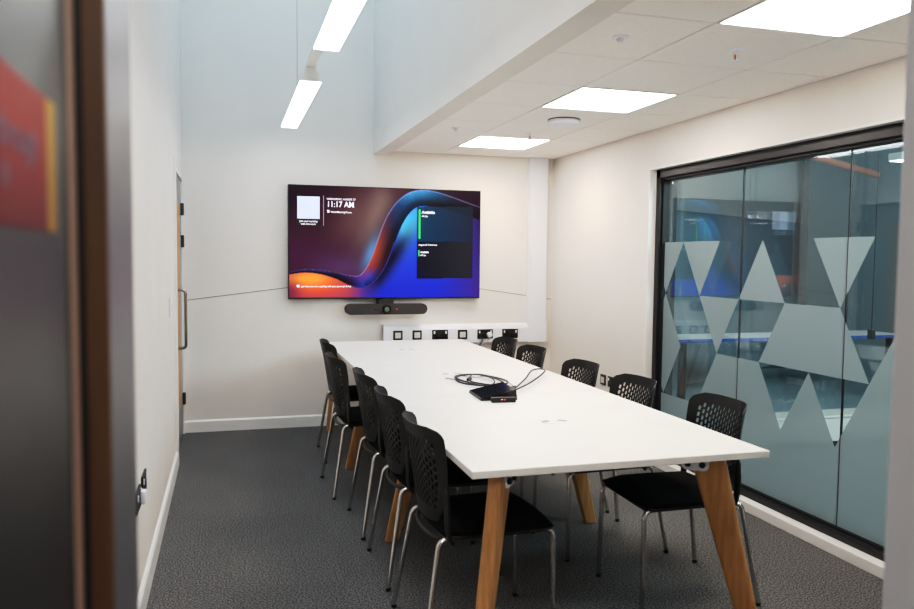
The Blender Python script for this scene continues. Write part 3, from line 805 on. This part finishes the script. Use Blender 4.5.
def make_chair():
    t = thing('meeting_chair', None, 'chair', (0, 0, 0), 0, 'black perforated-back chairs round the table')
    # cushion: rounded, slightly tapered, with a waterfall front
    bm = BM(); nx, ny = 14, 14; grid = {}
    def H(x, y):
        e = max(abs(x)**4, abs(y)**4); return .036*(1-e*.75)-(.012*max(0, x-.6)/.4)
    for side in (1, 0):
        for i in range(nx+1):
            for j in range(ny+1):
                a, b = -1+2*i/nx, -1+2*j/ny
                # squircle the square
                xx = a*math.sqrt(1-b*b*.14); yy = b*math.sqrt(1-a*a*.14)
                X = .018+xx*.235; Y = yy*(.222+.006*xx)
                z = .462+H(a, b) if side else .454
                if side: X *= 1.0
                grid[(side, i, j)] = bm.verts.new((X, Y, z))
    for side in (1, 0):
        for i in range(nx):
            for j in range(ny):
                bm.faces.new((grid[(side, i, j)], grid[(side, i+1, j)], grid[(side, i+1, j+1)], grid[(side, i, j+1)]))
    for i in range(nx):
        for j in (0, ny): bm.faces.new((grid[(0, i, j)], grid[(0, i+1, j)], grid[(1, i+1, j)], grid[(1, i, j)]))
    for j in range(ny):
        for i in (0, nx): bm.faces.new((grid[(0, i, j)], grid[(0, i, j+1)], grid[(1, i, j+1)], grid[(1, i, j)]))
    local('seat', bm, 'fabric', t, True)
    # plastic tray under the cushion
    bm = BM(); box(bm, -.205, .235, -.205, .205, .433, .456, .010, 3); local('seat_tray', bm, 'plastic', t, True)
    local('backrest', make_backrest(), 'plastic', t, True)
    for s in (-1, 1):
        bm = BM(); tube(bm, spline([(-.172, s*.198, .428), (-.188, s*.206, .462), (-.194, s*.209, .52), (-.196, s*.206, .60), (-.198, s*.202, .640)], 5), [.016]*8+[.017]*6+[.015]*4+[.011, .008, .005], 10, sx=.62, sy=1.25, up=(0, 1, 0))
        local('back_support', bm, 'plastic', t, True)
    bm = BM(); tube(bm, spline([(-.188, -.203, .440), (-.222, -.12, .432), (-.234, 0, .428), (-.222, .12, .432), (-.188, .203, .440)], 5), .0085, 8); local('rear_rail', bm, 'plastic', t, True)
    for s in (-1, 1):
        for a, kneex, kneey, fx, fy in ((.08, .240, .196, .248, .205), (-.08, -.222, .200, -.290, .245)):
            path = fillet([(a, s*.185, .440), (kneex, s*kneey, .442), (fx, s*fy, .012)], .035, 6)
            bm = BM(); tube(bm, path, .0105, 12); l = local('leg', bm, 'chrome', t, True)
            bm = BM(); lathe(bm, [(.0108, 0), (.0116, .003), (.0116, .014), (.002, .014)], cx=fx, cy=s*fy, n=14); local('foot_cap', bm, 'black', l, True)
    return t
chair0 = make_chair()
R_ = math.radians
CH = [  # x, y, rotation, label
    (.962, 2.925, R_(1), 'black perforated-back chair on the left side of the table, nearest the camera'),
    (.966, 3.575, R_(0), 'black perforated-back chair on the left side of the table, second from the camera'),
    (.962, 4.225, R_(0), 'black perforated-back chair on the left side of the table, third from the camera'),
    (.895, 4.955, R_(2), 'black perforated-back chair fourth from the camera on the left of the table'),
    (.955, 5.80, R_(0), 'black perforated-back chair furthest from the camera on the left of the table'),
    (1.905, 3.02, PI+R_(-1), 'black perforated-back chair on the right side of the table, nearest the camera'),
    (1.835, 3.645, PI+R_(2), 'black perforated-back chair on the right side of the table, second from the camera'),
    (1.83, 4.28, PI+R_(3), 'black perforated-back chair on the right side of the table, third from the camera'),
    (1.835, 5.095, PI+R_(3), 'black perforated-back chair on the right side of the table, fourth from the camera'),
    (1.84, 5.67, PI+R_(3), 'black perforated-back chair on the right side of the table, furthest from the camera'),
]
for i, (x, y, rz, lab) in enumerate(CH):
    o = chair0 if i == 0 else copy_tree(chair0)
    o.location = (x, y, 0); o.rotation_euler = (0, 0, rz); o['label'] = lab

# ------------------------------------------------------------------ things in the adjoining room
t = thing('white_desk', 'white desk with blue front edge seen through the clear glass', 'desk', (5.2, 6.45, 0))
bm = BM(); box(bm, -1.1, 1.6, -.0, .5, .70, .73, .003); local('desk_top', bm, 'table', t)
bm = BM(); box(bm, -1.1, 1.6, -.006, -.0005, .700, .731); local('edge_band', bm, 'blue', t)
for x in (-1.0, 1.5):
    bm = BM(); box(bm, x-.03, x+.03,   .05, .11, 0, .70, .004); local('leg', bm, 'frame', t)
t = thing('storage_bench', 'low cream bench seen through the lowest clear triangles of the glass', 'bench', (4.65, 5.0, 0))
bm = BM(); box(bm, -.95, 1.4, 0, .20, .06, .25, .006); local('body', bm, 'cream', t)
bm = BM(); box(bm, -.93, 1.38, .02, .18, 0, .06); local('plinth', bm, 'gasket', t)
bm = BM(); box(bm, -.97, 1.42, -.01, .21, .25, .272, .004); local('bench_top', bm, 'cream', t)
t = thing('brown_pipe', 'brown pipe running under the ceiling of the room beyond the glass', 'pipe', (4.6, 5.4, 2.6))
bm = BM(); a = Vector((4.05, 5.25, 2.42))-Vector((4.6, 5.4, 2.6)); tube(bm, [a-dv*.4, a+dv*3.0], .035, 10); local('pipe', bm, 'pipe', t, True)
for s in (.2, 1.2, 2.2):
    bm = BM(); tube(bm, [a+dv*s, a+dv*s+Vector((0, 0, 1.08))], .006, 6); local('hanger', bm, 'hinge', t)
t = thing('pendant_lamp', 'short white strip lamp hanging in the room beyond the glass', 'lamp', (5.3, 5.0, 2.30))
bm = BM(); box(bm, -.2, .9, -.07, .07, 0, .06, .006); local('housing', bm, 'alu', t)
bm = BM(); box(bm, -.19, .89, -.06, .06, -.004, .001); local('diffuser', bm, 'led2', t)
for x in (0, .7):
    bm = BM(); tube(bm, [(x, 0, .06), (x, 0, 1.2)], .003, 6); local('wire', bm, 'hinge', t)
t = thing('pull_cord', 'thin black hanging cord with a small black toggle beyond the glass', 'cord', (4.15, 4.2, 1.0))
bm = BM(); tube(bm, [(0, 0, .03), (0, 0, 2.5)], .003, 6); local('cord', bm, 'black', t)
bm = BM(); box(bm, -.018, .018, -.018, .018, -.03, .035, .004); local('toggle', bm, 'black', t)

# ------------------------------------------------------------------ lights
def area(name, loc, rot, sx, sy, e, col):
    l = bpy.data.lights.new(name, 'AREA'); l.shape = 'RECTANGLE'; l.size = sx; l.size_y = sy; l.energy = e; l.color = col
    o = bpy.data.objects.new(name, l); COL.objects.link(o); o.location = loc; o.rotation_euler = rot; return o
area('skylight_lamp', (.43, 5.2, ZU-.05), (0, 0, 0), 1.2, 2.6, 21, (.42, .74, 1.0))
area('bay_fill', (.43, 2.4, ZU-.05), (0, 0, 0), 1.0, 2.0, 14, (1.0, .97, .93))  # unseen fill, added to lift the dark front of the bay
area('adjoining_fill', (5.4, 1.6, 2.9), (math.radians(72), 0, 0), 2.4, 1.0, 230, (.85, .95, 1.0))  # unseen fill, added to brighten the room beyond the glass
area('corridor_fill', (.6, -.8, 2.9), (0, 0, 0), 1.2, 1.2, 48, (1, .97, .94))  # unseen fill, added to brighten the right door jamb
w = bpy.data.worlds.new('world'); sc.world = w; w.use_nodes = True
w.node_tree.nodes['Background'].inputs[0].default_value = (*lin((150, 152, 156)), 1)
w.node_tree.nodes['Background'].inputs[1].default_value = .12

# ------------------------------------------------------------------ camera
yaw, pitch, roll = .287, -.0608, .0104
f = Vector((math.sin(yaw)*math.cos(pitch), math.cos(yaw)*math.cos(pitch), math.sin(pitch)))
r0 = Vector((math.cos(yaw), -math.sin(yaw), 0)); u0 = r0.cross(f)
rr_ = math.cos(roll)*r0+math.sin(roll)*u0; uu = -math.sin(roll)*r0+math.cos(roll)*u0
cam = bpy.data.cameras.new('camera'); co = bpy.data.objects.new('camera', cam); COL.objects.link(co)
mw = Matrix((( rr_.x, uu.x, -f.x, 0), (rr_.y, uu.y, -f.y, 0), (rr_.z, uu.z, -f.z, 1.4917), (0, 0, 0, 1)))
co.matrix_world = mw
cam.sensor_width = 36; cam.lens = 36*775.8/914; cam.clip_start = .02
cam.dof.use_dof = True; cam.dof.focus_distance = 5.0; cam.dof.aperture_fstop = 3.6
sc.camera = co
sc.view_settings.view_transform = 'Standard'
sc.view_settings.look = 'None'
sc.view_settings.exposure = .14
sc.view_settings.use_curve_mapping = True
cm = sc.view_settings.curve_mapping
cm.use_clip = False; cm.clip_max_x = 4; cm.clip_max_y = 4
cv = cm.curves[3]
cv.points[0].location = (0, 0); cv.points[1].location = CURVE[-1]
for p in CURVE[1:-1]: cv.points.new(*p)
cm.update()
sc.cycles.use_denoising = True
sc.cycles.max_bounces = 10
sc.cycles.transparent_max_bounces = 16
sc.cycles.sample_clamp_indirect = 4
